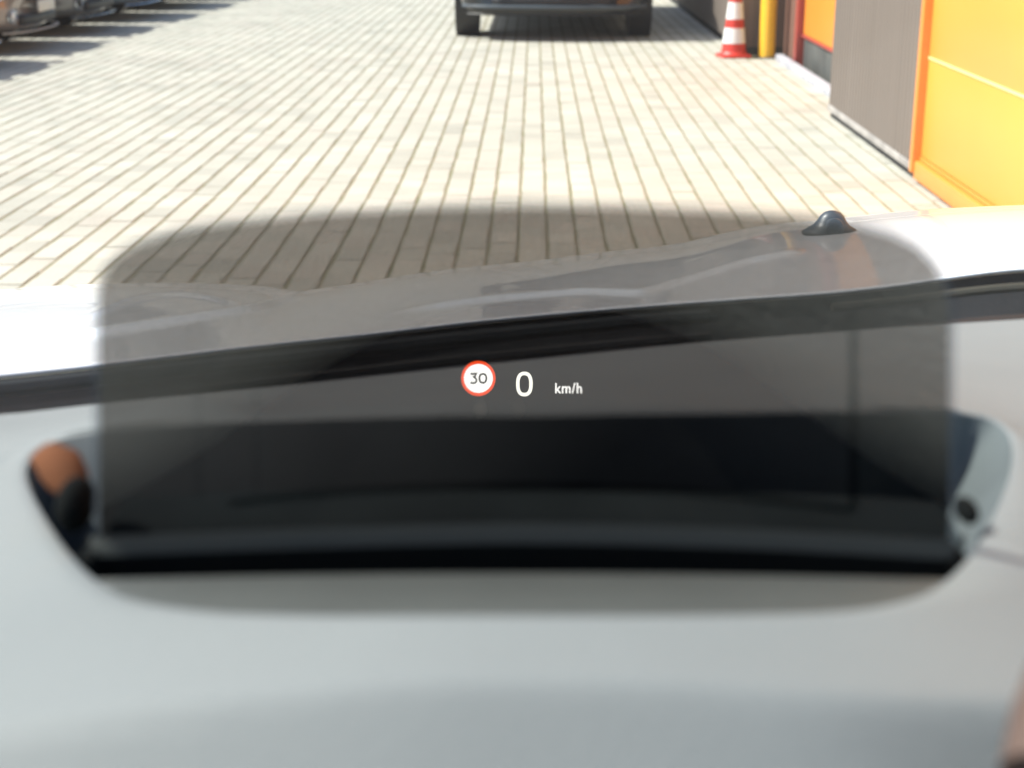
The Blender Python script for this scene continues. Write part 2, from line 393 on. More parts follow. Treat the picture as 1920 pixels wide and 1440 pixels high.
# ------------------------------------------------------------------ parked cars
M['tyre'] = mat('tyre', (.012, .012, .013), .75)
M['rim'] = mat('alloy_rim', (.5, .5, .52), .3, metal=1)
M['glass_dark'] = mat('tinted_glass', (.012, .015, .018), .08, spec=.8)
M['lamp'] = mat('headlight', (.7, .72, .75), .12, metal=.3, coat=1)
M['chrome'] = mat('chrome', (.6, .64, .7), .15, metal=1)
M['plate'] = mat('number_plate', (.72, .70, .62), .5)
M['trim'] = mat('dark_trim', (.02, .021, .023), .5)
def nose_x(y, W, bow): return -bow * (abs(y) / (W/2)) ** 2.6
def make_car(name, label, paint, lip, loc, rz, W=1.80, L_=4.3, HT_=1.48, deck=.84, clear=.19, van=False, plate_on=True, group=None, cat='car', fog='ring'):
    root = empty(name, loc, rz); tag(root, label, cat, group)
    hw_ = W/2
    # body: stations from nose (x=0) to tail (x=-L)
    if van:
        st = [(0, .30, .62, .80), (.03, .24, .80, .88), (.12, .22, .98, .95), (.5, .22, 1.10, .99), (1.0, .22, 1.16, 1), (2.5, .22, 1.2, 1), (L_-.3, .24, 1.2, 1), (L_-.05, .28, 1.15, .96), (L_, .4, 1.0, .9)]
    else:
        st = [(0, .30, .50, .66), (.035, .23, .60, .78), (.16, .20, .70, .90), (.45, .19, .79, .97), (.95, .19, .86, 1), (1.4, .19, .92, 1), (2.6, .19, .94, 1), (L_-.6, .2, .95, .99), (L_-.15, .25, .93, .93), (L_, .35, .80, .8)]
    rows = []
    for s, zl, zt, k in st:
        w_ = hw_*k; pts = [(0, zl), (w_*.75, zl), (w_*.95, zl+.05), (w_, zl+.18), (w_*1.0, lerp(zl, zt, .6)), (w_*.975, zt-.09), (w_*.90, zt-.025), (w_*.6, zt+.01), (0, zt+.025)]
        half = [(-s - (.10*(abs(y)/w_)**2.5 if s < .3 else 0), y, z_) for y, z_ in pts]
        rows.append(half + [(p[0], -p[1], p[2]) for p in half[-2:0:-1]])
    vs = [p for r in rows for p in r]; n = len(rows[0]); fs = []
    for j in range(len(rows)-1):
        for i in range(n): fs.append((j*n+i, j*n+(i+1) % n, (j+1)*n+(i+1) % n, (j+1)*n+i))
    fs.append(tuple(range(n))); fs.append(tuple((len(rows)-1)*n + i for i in range(n))[::-1])
    b = mesh('body', vs, fs, paint, root)
    md = b.modifiers.new('sub', 'SUBSURF'); md.levels = 2; md.render_levels = 2
    # cabin glass and roof
    if van: cs = [(.85, 1.10, 1.10, .93, .92), (1.35, 1.12, HT_-.12, .93, .80), (1.7, 1.14, HT_-.03, .93, .80), (L_-.5, 1.14, HT_-.04, .93, .79), (L_-.05, 1.10, HT_-.3, .92, .82)]
    else: cs = [(1.15, .86, .90, .90, .86), (1.75, .88, HT_-.10, .93, .70), (2.15, .88, HT_-.02, .93, .68), (3.0, .9, HT_-.03, .93, .68), (L_-.75, .9, HT_-.16, .90, .68), (L_-.2, .88, .95, .86, .80)]
    rows = []
    for s, zb, zt, kb, kt in cs:
        pts = [(hw_*kb, zb), (hw_*lerp(kb, kt, .5)*1.01, lerp(zb, zt, .55)), (hw_*kt, zt-.03), (hw_*kt*.85, zt-.004), (0, zt+.01)]
        h_ = [(-s, y, z_) for y, z_ in pts]; rows.append(h_ + [(p[0], -p[1], p[2]) for p in h_[-2::-1]])
    cab = grid_mesh('window_band', rows, M['glass_dark'], root); 
    md = cab.modifiers.new('sub', 'SUBSURF'); md.levels = 1; md.render_levels = 1
    rr = [[(p[0], p[1]*1.0, p[2]+.012) for p in r[2:-2]] for r in rows[1:-1]]
    rf = grid_mesh('roof', rr, paint, root); md = rf.modifiers.new('t', 'SOLIDIFY'); md.thickness = .02
    for sy in (-1, 1):
        for s0, i0, s1, i1 in ((cs[0][0], 0, cs[1][0], 1), (cs[2][0]+.35, 2, cs[2][0]+.42, 2), (cs[-1][0], len(cs)-1, cs[-2][0], len(cs)-2)):
            p0 = (-s0, sy*hw_*cs[i0][3], cs[i0][1]); p1 = (-s1, sy*hw_*cs[i1][4], cs[i1][2]-.02)
            mid = tuple((a+b_)/2 + (0 if i != 1 else sy*.012) for i, (a, b_) in enumerate(zip(p0, p1)))
            MB().tube([p0, mid, p1], .035, 8).build('pillar', paint, root)
        MB().box(-cs[1][0]+.05, -cs[1][0]+.22, sy*(hw_+.02), sy*(hw_+.19), cs[0][1]+.02, cs[0][1]+.16, .03).build('wing_mirror', paint, root)
    # wheels
    tr = .335 if van else .315
    for s in (.86, L_-.85):
        for sy in (-1, 1):
            Mx = Matrix.Translation((-s, sy*(hw_-.115), tr)) @ Matrix.Rotation(R(90), 4, 'X')
            arch = MB().lathe([(tr+.055, -.10), (tr+.055, .118*1), (tr+.03, .122)], 32, Matrix.Translation((-s, sy*(hw_-.115), tr+.02)) @ Matrix.Rotation(R(-90*sy), 4, 'X')).build('wheel_arch', M['trim'], root)
            ty = MB().lathe([(tr*.62, -.10), (tr*.9, -.105), (tr*.98, -.09), (tr, -.05), (tr, .05), (tr*.98, .09), (tr*.9, .125), (tr*.62, .12)], 40, Matrix.Translation((-s, sy*(hw_-.115), tr)) @ Matrix.Rotation(R(-90*sy), 4, 'X')).build('tyre', M['tyre'], root)
            Mr = Matrix.Translation((-s, sy*(hw_-.115), tr)) @ Matrix.Rotation(R(-90*sy), 4, 'X')
            mb = MB().lathe([(tr*.63, .10), (tr*.63, .128), (tr*.55, .12), (tr*.52, .07), (.07, .09), (.06, .128), (0, .13)], 32, Mr, cap=False)
            for q in range(5):
                mb.box(.03, tr*.6, -.028, .028, .085, .122, .006, Mr @ Matrix.Rotation(2*math.pi*q/5, 4, 'Z'))
            mb.build('rim', M['rim'], ty)
    # face of the car, following the nose curve
    def arc(z_, out, y0, y1, n_=13, k=.78):
        r_ = []
        for i in range(n_):
            y = lerp(y0, y1, i/(n_-1)); x = out - .02 - .10*(abs(y)/(hw_*k))**2.5 - .16*max(0, (abs(y)/hw_-.62)/.38)**2
            r_.append((x, y, z_))
        return r_
    def band(nm, z0, z1, y0, y1, out, m):
        return grid_mesh(nm, [arc(z_, out, y0, y1) for z_ in (z0, (z0+z1)/2, z1)], m, root, thick=.03)
    zg = .70 if van else .50
    band('lower_intake', .27 if not van else .30, .37 if not van else .42, -hw_*.62, hw_*.62, .012, M['trim'])
    band('grille', zg, zg+.12, -hw_*.42, hw_*.42, .014, M['trim'])
    MB().tube(arc(.205 if not van else .245, .025, -hw_*.86, hw_*.86, 21), .016, 8, .6).build('bumper_lip', lip, root)
    if plate_on: MB().box(.012, .028, -.26, .26, zg-.125, zg-.015, .004).build('number_plate', M['plate'], root)
    for sy in (-1, 1):
        hx = arc(0, 0, sy*hw_*.74, sy*hw_*.74, 2)[0][0]
        Mh = Matrix.Translation((hx-.03, sy*hw_*.72, zg+.10)) @ Matrix.Rotation(sy*R(-28), 4, 'Z') @ Matrix.Diagonal((.09, .20, .075, 1))
        hb = bmesh.new(); bmesh.ops.create_uvsphere(hb, u_segments=20, v_segments=12, radius=1, matrix=Mh)
        me = bpy.data.meshes.new('headlight'); hb.to_mesh(me); hb.free(); link('headlight', me, M['lamp'], root)
        fx = arc(0, 0, sy*hw_*.70, sy*hw_*.70, 2)[0][0]
        fz = .36
        ring = MB(); pts = [(fx+.0, sy*hw_*.70 + .075*math.cos(a*math.pi/8), fz + .06*math.sin(a*math.pi/8)) for a in range(17)]
        ring.tube([(p[0] - .25*abs(p[1]-sy*hw_*.62), p[1], p[2]) for p in pts], .011, 8).build('fog_lamp_ring', M['chrome'], root)
        MB().lathe([(.055, 0), (.05, .01), (0, .014)], 20, Matrix.Translation((fx-.012, sy*hw_*.70, fz)) @ Matrix.Rotation(R(90), 4, 'Y')).build('fog_lamp', M['lamp'] if fog == 'lamp' else M['trim'], root)
    if van:
        MB().tube(arc(.315, .035, -hw_*.9, hw_*.9, 21), .03, 10, .7).build('bumper_edge', M['van_edge'], root)
    return root
M['p_silverblue'] = mat('silver_blue_paint', (.28, .33, .38), .3, metal=.6, coat=1)
M['p_brown'] = mat('brown_metallic_paint', (.30, .25, .22), .3, metal=.4, coat=1)
M['p_grey'] = mat('dark_grey_paint', (.13, .135, .14), .3, metal=.3, coat=1)
M['p_white'] = mat('white_paint', (.70, .70, .70), .3, coat=1)
M['p_blue'] = mat('pale_blue_paint', (.22, .28, .34), .3, metal=.4, coat=1)
M['p_navy'] = mat('dark_blue_paint', (.03, .05, .09), .3, coat=1)
M['p_green'] = mat('grey_green_paint', (.12, .15, .14), .3, metal=.4, coat=1)
M['p_black'] = mat('black_paint', (.012, .014, .016), .28, coat=.8)
M['van_edge'] = mat('bumper_edge_highlight', (.06, .075, .09), .35)  # bluish grey paints the sky highlight along the van's bumper crease
M['beige'] = mat('beige_plastic', (.52, .46, .38), .45)
G = 'cars parked nose-out along the left side'
SC_ = .88
def park(label, paint, lip, i, **kw):
    o = make_car('parked_car', label, M[paint], M[lip], (-4.40 + .06*i + (.13 if i == 0 else 0), 11.3 + 1.80*i + .79, 0), R(random.uniform(-.5, .5)), group=G, **kw)
    o.scale = (SC_, SC_, SC_); return o
park('small dark blue parked car, nearest of the row, only its nose shadow reaches into view', 'p_navy', 'trim', -1)
park('small silver blue parked car with bright bumper corner, left of the brown car', 'p_silverblue', 'chrome', 0)
park('small brown parked car with beige curved bumper strip, between silver blue and dark grey cars', 'p_brown', 'beige', 1, fog='lamp')
park('small dark grey parked car with chrome ringed fog lamp and beige plate', 'p_grey', 'p_grey', 2)
park('small pale blue parked car with bright bumper lip behind the dark grey car', 'p_blue', 'chrome', 3)
park('small grey green parked car between the pale blue and the white car', 'p_green', 'p_grey', 4)
park('small white parked car at the far end of the row', 'p_white', 'chrome', 5)
vp = at_z(1037, 66, 0)
make_car('black_van', 'black van parked facing the camera at the top of the paved lane', M['p_black'], M['trim'], (vp.x, vp.y-.72, 0), R(-90), W=1.88, L_=4.9, HT_=1.95, van=True, plate_on=True, cat='van')

# ------------------------------------------------------------------ our own car
car = empty('silver_white_car', (.37, 0, 0))
tag(car, 'white car seen from its driver seat, with pale dashboard and head-up display glass', 'car')
CO = Vector((.37, 0, 0))
def C(o):
    if o.parent is car: o.location = o.location - CO
    return o
# bonnet -------------------------------------------------------------
REAR = [(-500, 745), (-200, 722), (0, 703), (180, 684), (480, 648), (696, 625), (902, 601), (1151, 578), (1390, 560), (1560, 548), (1700, 532), (1810, 515), (1920, 503), (2200, 495), (3000, 500)]
REARY = [(-500, .78), (0, .90), (480, 1.0), (902, 1.06), (1390, 1.08), (1920, 1.08), (3000, .98)]
SY = 1.62
def bonnet_pt(px, t):
    r0, r1 = smooth_interp(REAR, px), smooth_interp(SIL, px)
    yr = smooth_interp(REARY, px)
    if t <= 1:
        gq = 1 - (1-t)**1.75
        row = lerp(r0, r1, gq); p = at(px, row, lerp(yr, SY, t))
        # crease beside the headlamp bulge and the pressed line of the power dome
        if -100 < px < 560:
            c1 = interp([(-100, 660), (180, 624), (350, 598), (480, 577), (560, 556)], px)
            p.z += .0045*math.exp(-((row-c1)/5.0)**2)
            c2 = 552 + ((px-330)/95.0)**2*14
            p.z += .0030*math.exp(-((row-c2)/3.5)**2) * sstep(120, 240, px) * (1-sstep(420, 470, px))
        if 700 < px < 1500:
            c1 = interp([(700, 590), (920, 560), (1100, 545), (1200, 549), (1300, 520), (1400, 490), (1500, 470)], px)
            p.z += .0034*math.exp(-((row-c1)/4.0)**2) * sstep(700, 850, px)
        return p
    p1 = at(px, r1, SY); s = t - 1                 # the nose, falling away out of sight
    d = ray(px, r1); sl = -d.z/d.y
    return Vector((p1.x*(1 + .02*s), SY + .55*math.sin(min(s, 1)*math.pi/2), p1.z - sl*.55*s - .42*s**2.2))
cols = [-480 + 15*i for i in range(0, 231)]
ts = [i/60 for i in range(60)] + [1 + i/14 for i in range(15)]
rows = [[bonnet_pt(px, t) for px in cols] for t in ts]
rear_lip = [Vector((p.x, p.y + .0005, p.z - .0018)) for p in rows[0]]
rear_in = [Vector((p.x, p.y + .03, p.z - .012)) for p in rows[0]]
bon = C(grid_mesh('bonnet', [rear_in, rear_lip] + rows, M['paint'], car))
# front bumper of our own car, below the nose
nose = rows[-1]
bpr = [[Vector((p.x, p.y, p.z)) for p in nose], [Vector((p.x, p.y+.05, p.z-.15)) for p in nose], [Vector((p.x, p.y+.04, p.z-.35)) for p in nose], [Vector((p.x, p.y-.1, .2)) for p in nose]]
C(grid_mesh('front_bumper', bpr, M['paint'], car))
# washer nozzle ------------------------------------------------------
def bonnet_t(px, row):
    best = min(range(0, 101), key=lambda i: abs(lerp(smooth_interp(REAR, px), smooth_interp(SIL, px), 1-(1-i/100)**1.75) - row))
    return best/100
tn = bonnet_t(1558, 437); npos = bonnet_pt(1558, tn)
S_ = (npos - EYE).length / FPX                      # metres per pixel there
mb = MB()
seg = 28
prof = [(50, -3), (50, 3), (44, 8), (34, 14), (27, 22), (22, 31), (15, 38), (7, 41), (0, 42)]
mb.lathe([(r*S_, z_*S_) for r, z_ in prof], seg, Matrix.Translation(npos) @ Matrix.Diagonal((1, .75, 1, 1)))
nz = mb.build('washer_nozzle', M['nozzle'], None); nz.parent = bon; nz.location = nz.location - CO*0
nz.matrix_parent_inverse = Matrix.Identity(4); nz.location = (0, 0, 0)
# the bonnet's own origin has been moved to the car's base: its children share that frame
mb = MB().lathe([(r*S_, z_*S_) for r, z_ in ((17, 0), (17, 9), (15, 12), (9, 13), (8, 10), (0, 10))], 24,
    Matrix.Translation(npos + Vector((0, -30*S_*.75, 15*S_))) @ Matrix.Rotation(R(78), 4, 'X'))
nb = mb.build('nozzle_tip', M['nozzle'], bon)
mb = MB().lathe([(r*S_, z_*S_) for r, z_ in ((53, -2), (53, 2), (50, 4))], 28, Matrix.Translation(npos) @ Matrix.Diagonal((1, .78, 1, 1)))
mb.build('nozzle_gasket', M['rubber'], bon)

# dashboard far edge / cowl ------------------------------------------
DFAR = [(-500, 810), (0, 778), (180, 757), (480, 729), (840, 690), (1031, 672), (1199, 652), (1390, 636), (1598, 620), (1920, 597), (2300, 590), (3000, 600)]
DY = [(-500, .62), (0, .72), (480, .82), (902, .88), (1390, .90), (1920, .90), (3000, .82)]
def dfar(px): return at(px, smooth_interp(DFAR, px), smooth_interp(DY, px))
cc = [-480 + 60*i for i in range(58)]
cowl_rows = [[], [], [], [], [], []]
for px in cc:
    a, b = dfar(px), bonnet_pt(px, 0)
    cowl_rows[0].append(a + Vector((0, .004, -.03)))
    cowl_rows[1].append(a + Vector((0, .012, -.008)))
    cowl_rows[2].append(a.lerp(b, .35) + Vector((0, 0, -.010)))
    cowl_rows[3].append(a.lerp(b, .55) + Vector((0, 0, -.03)))
    cowl_rows[4].append(a.lerp(b, .92) + Vector((0, 0, -.03)))
    cowl_rows[5].append(b + Vector((0, .010, -.0055)))
C(grid_mesh('cowl_panel', cowl_rows, M['black_plastic'], car))
# wiper arm lying in the cowl
wp = []
for i in range(24):
    px = lerp(1330, -200, i/23)
    a, b = dfar(px), bonnet_pt(px, 0); wp.append(a.lerp(b, .60) + Vector((0, 0, .000)))
M['arm'] = mat('wiper_arm_black', (.020, .023, .023), .5, spec=.3)
C(MB().tube(wp, .005, 8).build('wiper_arm', M['arm'], car))
C(MB().tube([p + Vector((0, -.010, -.012)) for p in wp], .004, 8).build('wiper_blade', M['rubber'], car))
wp = [dfar(px).lerp(bonnet_pt(px, 0), .62) + Vector((0, 0, -.001)) for px in range(1560, 2700, 60)]
M['arm2'] = mat('weathered_seal', (.035, .032, .020), .6)
C(MB().tube(wp, .0032, 8).build('bonnet_seal', M['arm2'], car))

# dashboard with the well --------------------------------------------
ZR = H - .165
def ZC(x):
    k = 1.0 if x < 0 else .9
    return ZR - k*x*x*sstep(.0, .05, abs(x)) if abs(x) < .2 else ZR - k*.04 - k*.4*(abs(x)-.2)*.5
def surf(px, row):
    z_ = ZR
    for _ in range(12): p = at_z(px, row, z_); z_ = ZC(p.x)
    return p
RIM = [(960, 1150), (1200, 1150), (1400, 1148), (1560, 1143), (1670, 1128), (1755, 1098), (1812, 1050), (1852, 995), (1885, 925), (1902, 870), (1900, 822), (1872, 788), (1800, 768),
       (1600, 766), (1300, 768), (960, 772), (600, 778), (350, 788), (200, 800), (110, 818), (62, 845), (45, 882), (58, 925), (92, 985), (132, 1040), (185, 1088), (260, 1122), (400, 1143), (560, 1149), (760, 1150)]
RIMP = [surf(*q) for q in RIM]
def rim_c(n):
    out = []; m_ = len(RIMP)
    for i in range(n):
        f = i/n*m_; k = int(f); t = f-k
        p0, p1, p2, p3 = (RIMP[(k+j) % m_] for j in (-1, 0, 1, 2))
        out.append(.5*((2*p1) + (p2-p0)*t + (2*p0-5*p1+4*p2-p3)*t*t + (3*p1-p0-3*p2+p3)*t**3))
    return out
cx, cy = -.003, .415
WXL, WXR = min(p.x for p in RIMP), max(p.x for p in RIMP)
def well_outline(n=96, off=0.0):
    pts = rim_c(n); out = []
    for i, p in enumerate(pts):
        t = pts[(i+1) % n] - pts[i-1]; nn_ = Vector((t.y, -t.x, 0)).normalized()
        if nn_.dot(Vector((p.x-cx, p.y-cy, 0))) < 0: nn_ = -nn_
        out.append(Vector((p.x, p.y, 0)) + nn_*off)
    return out
def px_of(x, y, z_):
    q = CRi @ (Vector((x, y, z_)) - EYE); return 960 + FPX*q.x/-q.z
def far_edge(x):
    lo, hi = -500, 3000
    for _ in range(30):
        m_ = (lo+hi)/2
        if dfar(m_).x < x: lo = m_
        else: hi = m_
    return dfar(lo)
FE = {}
def dash_z(x, y):
    k = round(x, 3)
    if k not in FE: FE[k] = far_edge(x)
    fe = FE[k]
    z_ = ZC(x)
    yc = .50 + .055*sstep(.085, .14, abs(x))*(1-sstep(.2, .3, abs(x)))
    if y > yc:
        t = (y-yc)/max(.01, fe.y-yc); z_ = lerp(z_, fe.z, min(t, 1.3))
    cr_ = .306 + .022*sstep(.06, .17, x) + .006*sstep(.06, .2, -x)
    if y < cr_:
        d = cr_ - y; z_ -= 1.05*max(0, d-.006) + 1.05*(min(d, .006)**2)/.012
    return z_
ol = well_outline()
BX0, BX1, BY0 = -.54, 1.22, .12
rings = [[Vector((p.x, p.y, ZC(p.x)-.10)) for p in well_outline(off=-.010)],
         [Vector((p.x, p.y, ZC(p.x)-.012)) for p in well_outline(off=-.004)],
         [Vector((p.x, p.y, ZC(p.x)-.0016)) for p in well_outline(off=-.0007)],
         [Vector((p.x, p.y, ZC(p.x)-.0003)) for p in well_outline(off=.0008)]]
sv = [0.015, .03, .05, .075, .09, .105, .115, .125, .135, .145, .155, .165, .18, .2, .25, .3, .36, .43, .5, .58, .66, .74, .82, .9, 1.0]
for s in sv:
    rg = []
    for p in ol:
        d = Vector((p.x-cx, p.y-cy, 0))
        # where the ray from the well centre leaves the dashboard's outer border
        tt = 1e9
        if d.x > 1e-6: tt = min(tt, (BX1-p.x)/d.x)
        if d.x < -1e-6: tt = min(tt, (BX0-p.x)/d.x)
        if d.y < -1e-6: tt = min(tt, (BY0-p.y)/d.y)
        if d.y > 1e-6:
            lo, hi = 0, 12
            for _ in range(24):
                m_ = (lo+hi)/2; xx, yy = p.x+d.x*m_, p.y+d.y*m_
                if yy < far_edge(max(-.54, min(1.22, xx))).y: lo = m_
                else: hi = m_
            tt = min(tt, lo)
        q = p + d*tt*s
        rg.append(Vector((q.x, q.y, dash_z(q.x, q.y))))
    rings.append(rg)
dash = C(grid_mesh('dashboard', rings[2:], M['dash'], car, closed_u=True, flip=False))
dash['label'] = 'pale grey grained dashboard top with rounded opening'
def D(o): o.parent = dash; return o
# lining of the well: walls and floor
o_ = well_outline(off=-.004)
o2_ = well_outline(off=-.0008)
def inset(p, k):                  # the right-hand end of the well slopes inwards
    f = sstep(.095, .15, p.x); return Vector((-.020*k*f, -.012*k*f, 0))
lin = [[Vector((p.x, p.y, ZC(p.x)-.0015)) for p in o2_], [Vector((p.x*.99, cy + (p.y-cy)*.97, ZC(p.x)-.024)) + inset(p, 1) for p in o_], [Vector((p.x*.97, cy + (p.y-cy)*.9, ZR-.11)) + inset(p, 1.6) for p in o_]]
n = len(o_)
vs = [p for r in lin for p in r]; fs = []
def keep(i):                      # far and left walls: shade put into a darker lining colour
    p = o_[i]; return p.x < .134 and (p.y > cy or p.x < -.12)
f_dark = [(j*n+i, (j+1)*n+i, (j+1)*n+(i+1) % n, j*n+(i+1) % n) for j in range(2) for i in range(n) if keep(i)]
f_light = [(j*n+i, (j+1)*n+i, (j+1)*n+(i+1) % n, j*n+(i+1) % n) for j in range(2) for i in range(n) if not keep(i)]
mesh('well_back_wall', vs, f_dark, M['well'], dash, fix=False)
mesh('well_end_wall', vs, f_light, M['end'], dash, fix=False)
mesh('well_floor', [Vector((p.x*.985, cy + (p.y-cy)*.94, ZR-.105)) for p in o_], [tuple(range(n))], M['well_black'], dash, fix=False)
# near ledge of the well, sloping down to the slot
e0, e1 = [], []; e2 = []; OL3 = well_outline(400, -.002)
for i in range(41):
    x = lerp(WXL+.016, WXR-.016, i/40)
    u = (x-cx)/((WXR-WXL)/2)
    yn = min((p.y for p in OL3 if abs(p.x-x) < .004), default=cy)
    yn = min(yn, .40)
    e0.append(Vector((x, yn, ZC(x)-.004)))
    row = 1062 + 30*abs(u)**2; ye = .392 - .0085*u*u
    pe = at(px_of(x, ye, H-.183), row + 13, ye)
    e1.append(Vector((x, max(ye, yn+.002), min(pe.z, ZC(x)-.0012)))); e2.append(Vector((x, max(ye, yn+.002)+.001, ZR-.035)))
grid_mesh('near_ledge', [e0, e1, e2], M['ledge'], dash)
# back ledge inside the well (seen dark through the glass)
b0, b1, b2 = [], [], []
for i in range(31):
    x = lerp(-.135, .135, i/30); u = x/.135
    b0.append(Vector((x, .480-.008*abs(u)**4, ZR-.026))); b1.append(Vector((x, .447-.012*u*u, ZR-.0285))); b2.append(Vector((x, .446-.012*u*u, ZR-.06)))
grid_mesh('rear_ledge', [b2, b1, b0], M['well_teal'], dash)
# brown and black pieces at the ends of the well
def blob(name, px, py, Y, rx, ry, rz_, m, parent):
    p = at(px, py, Y); hb = bmesh.new()
    bmesh.ops.create_uvsphere(hb, u_segments=20, v_segments=12, radius=1, matrix=Matrix.Translation(p) @ Matrix.Diagonal((rx, ry, rz_, 1)))
    me = bpy.data.meshes.new(name); hb.to_mesh(me); hb.free(); return link(name, me, m, parent)
cv = [at(*q) for q in ((70, 862, .452), (92, 858, .450), (112, 872, .446), (128, 900, .442), (142, 925, .438))]
MB().tube(cv, [.003, .006, .0075, .0068, .004], 14, .8).build('copper_patch', M['copper'], dash)  # copper brown tube laid in for a brown patch at the left end
blob('hinge_gap', 142, 945, .428, .0055, .012, .008, M['well_black'], dash)
blob('hinge_gap', 1812, 957, .432, .0034, .008, .0034, M['well_black'], dash)
# brown tube added for the brown tone at the lower right
tr_ = []
C(MB().tube([at(2040, 1190, .300), at(2020, 1270, .290), at(2000, 1350, .280), at(1978, 1470, .268)], [.006, .010, .011, .011], 16).build('corner_tube', M['corner_brown'], car))

# windscreen ----------------------------------------------------------
def screen_material():
    m, nt, out = nodes('windscreen_glass'); L = nt.links.new
    t = N(nt, 'ShaderNodeBsdfTransparent'); t.inputs[0].default_value = (.93, .96, .945, 1)
    g_ = N(nt, 'ShaderNodeBsdfGlossy'); g_.inputs[0].default_value = (.035, .035, .035, 1); g_.inputs[1].default_value = .0
    a = N(nt, 'ShaderNodeAddShader'); L(t.outputs[0], a.inputs[0]); L(g_.outputs[0], a.inputs[1])
    # thin noisy film, added to lay a faint veil of haze over the view
    tc = N(nt, 'ShaderNodeTexCoord'); nz = N(nt, 'ShaderNodeTexNoise'); nz.inputs['Scale'].default_value = 7; nz.inputs['Detail'].default_value = 6
    L(tc.outputs['Object'], nz.inputs['Vector'])
    rp = N(nt, 'ShaderNodeMapRange'); rp.inputs[1].default_value = .3; rp.inputs[2].default_value = .7; rp.inputs[3].default_value = .002; rp.inputs[4].default_value = .010
    L(nz.outputs[0], rp.inputs[0])
    d = N(nt, 'ShaderNodeBsdfTranslucent'); L(rp.outputs[0], d.inputs[0])
    a2 = N(nt, 'ShaderNodeAddShader'); L(a.outputs[0], a2.inputs[0]); L(d.outputs[0], a2.inputs[1]); L(a2.outputs[0], out.inputs[0])
    return m
M['screen'] = screen_material()
M['frit'] = mat('black_glass_border', (.006, .006, .007), .3)
scr, fr0 = [], []
for j in range(13):
    v = j/12; row_ = []
    for px in cc:
        a = dfar(px) + Vector((0, .006, -.004))
        x = a.x
        top = Vector((.37 + (x-.37)*.72, a.y - 1.3, H + .20))
        q = a.lerp(top, v); q.z += .03*math.sin(math.pi*v); row_.append(q)
    scr.append(row_)
C(grid_mesh('windscreen', scr, M['screen'], car))
for q in (0, -1):
    pil = [r[q] + Vector((-.02 if q == 0 else .02, 0, 0)) for r in scr]
    C(MB().tube(pil, .028, 12, 1.2).build('windscreen_pillar', M['paint'], car))

# cabin round the driver, mostly behind the camera
M['cabin'] = mat('charcoal_cabin_lining', (.05, .05, .052), .85)
M['seat'] = mat('dark_grey_seat_fabric', (.035, .035, .038), .95)
for x_ in (-.50, 1.24):
    C(MB().box(x_-.03, x_+.03, -2.3, .62, .28, .98, .02).build('door_panel', M['cabin'], car))
C(MB().box(-.5, 1.24, -2.3, .9, .24, .30, .01).build('cabin_floor', M['cabin'], car))
C(MB().box(-.48, 1.22, .70, .76, .30, .98, .01).build('bulkhead', M['cabin'], car))
C(MB().box(-.45, 1.19, -2.6, -.46, H+.215, H+.245, .012).build('roof', M['paint'], car))
C(MB().box(-.5, 1.24, -2.36, -2.30, .28, H+.1, .01).build('tailgate', M['cabin'], car))
for x_ in (-.0, .74):
    st_ = MB().box(x_-.26, x_+.26, -.75, -.25, .42, .62, .07, seg=3).build('seat', M['seat'], car); C(st_)
    MB().box(x_-.25, x_+.25, -.92, -.76, .55, 1.15, .07, seg=3).build('backrest', M['seat'], st_)
    MB().box(x_-.13, x_+.13, -.93, -.82, 1.18, 1.36, .05, seg=3).build('headrest', M['seat'], st_)

# head-up display -----------------------------------------------------
hud = empty('head_up_display', (0, 0, 0), 0, car); hud.location = -CO
hud['label'] = 'tinted head-up display glass rising from the dashboard, showing a 30 limit sign and 0 km/h'
GY = .425
def glass_y(px, row):
    u = (px-975)/800; v = (1040-row)/640
    return GY - .0104*u*u - .016*v
TOP = [(186, 560), (190, 535), (200, 508), (222, 482), (262, 458), (330, 436), (430, 418), (600, 402), (800, 392), (975, 388), (1150, 390), (1350, 398), (1500, 410), (1600, 423), (1670, 441), (1715, 463), (1748, 495), (1768, 530), (1780, 575)]
BOT = [(186, 1040), (580, 1025), (975, 1016), (1380, 1025), (1780, 1046)]
xs = []
for i in range(121):
    xs.append(186 + (1780-186)*(.5 - .5*math.cos(math.pi*i/120)))
grid = []
VR = 24
for j in range(VR+1):
    r_ = []
    for px in xs:
        row = lerp(smooth_interp(BOT, px), interp(TOP, px), j/VR)
        sk = lerp(0, 1, j/VR)
        r_.append(at(px, row, glass_y(px, row)))
    grid.append(r_)
VD = 1.70                                    # distance of the virtual picture
V0 = EYE + ray(978, 714)*VD
D0 = Vector((V0.x*.0 + .0025, .394, H-.236))    # the little picture unit under the slot
REFL = .34
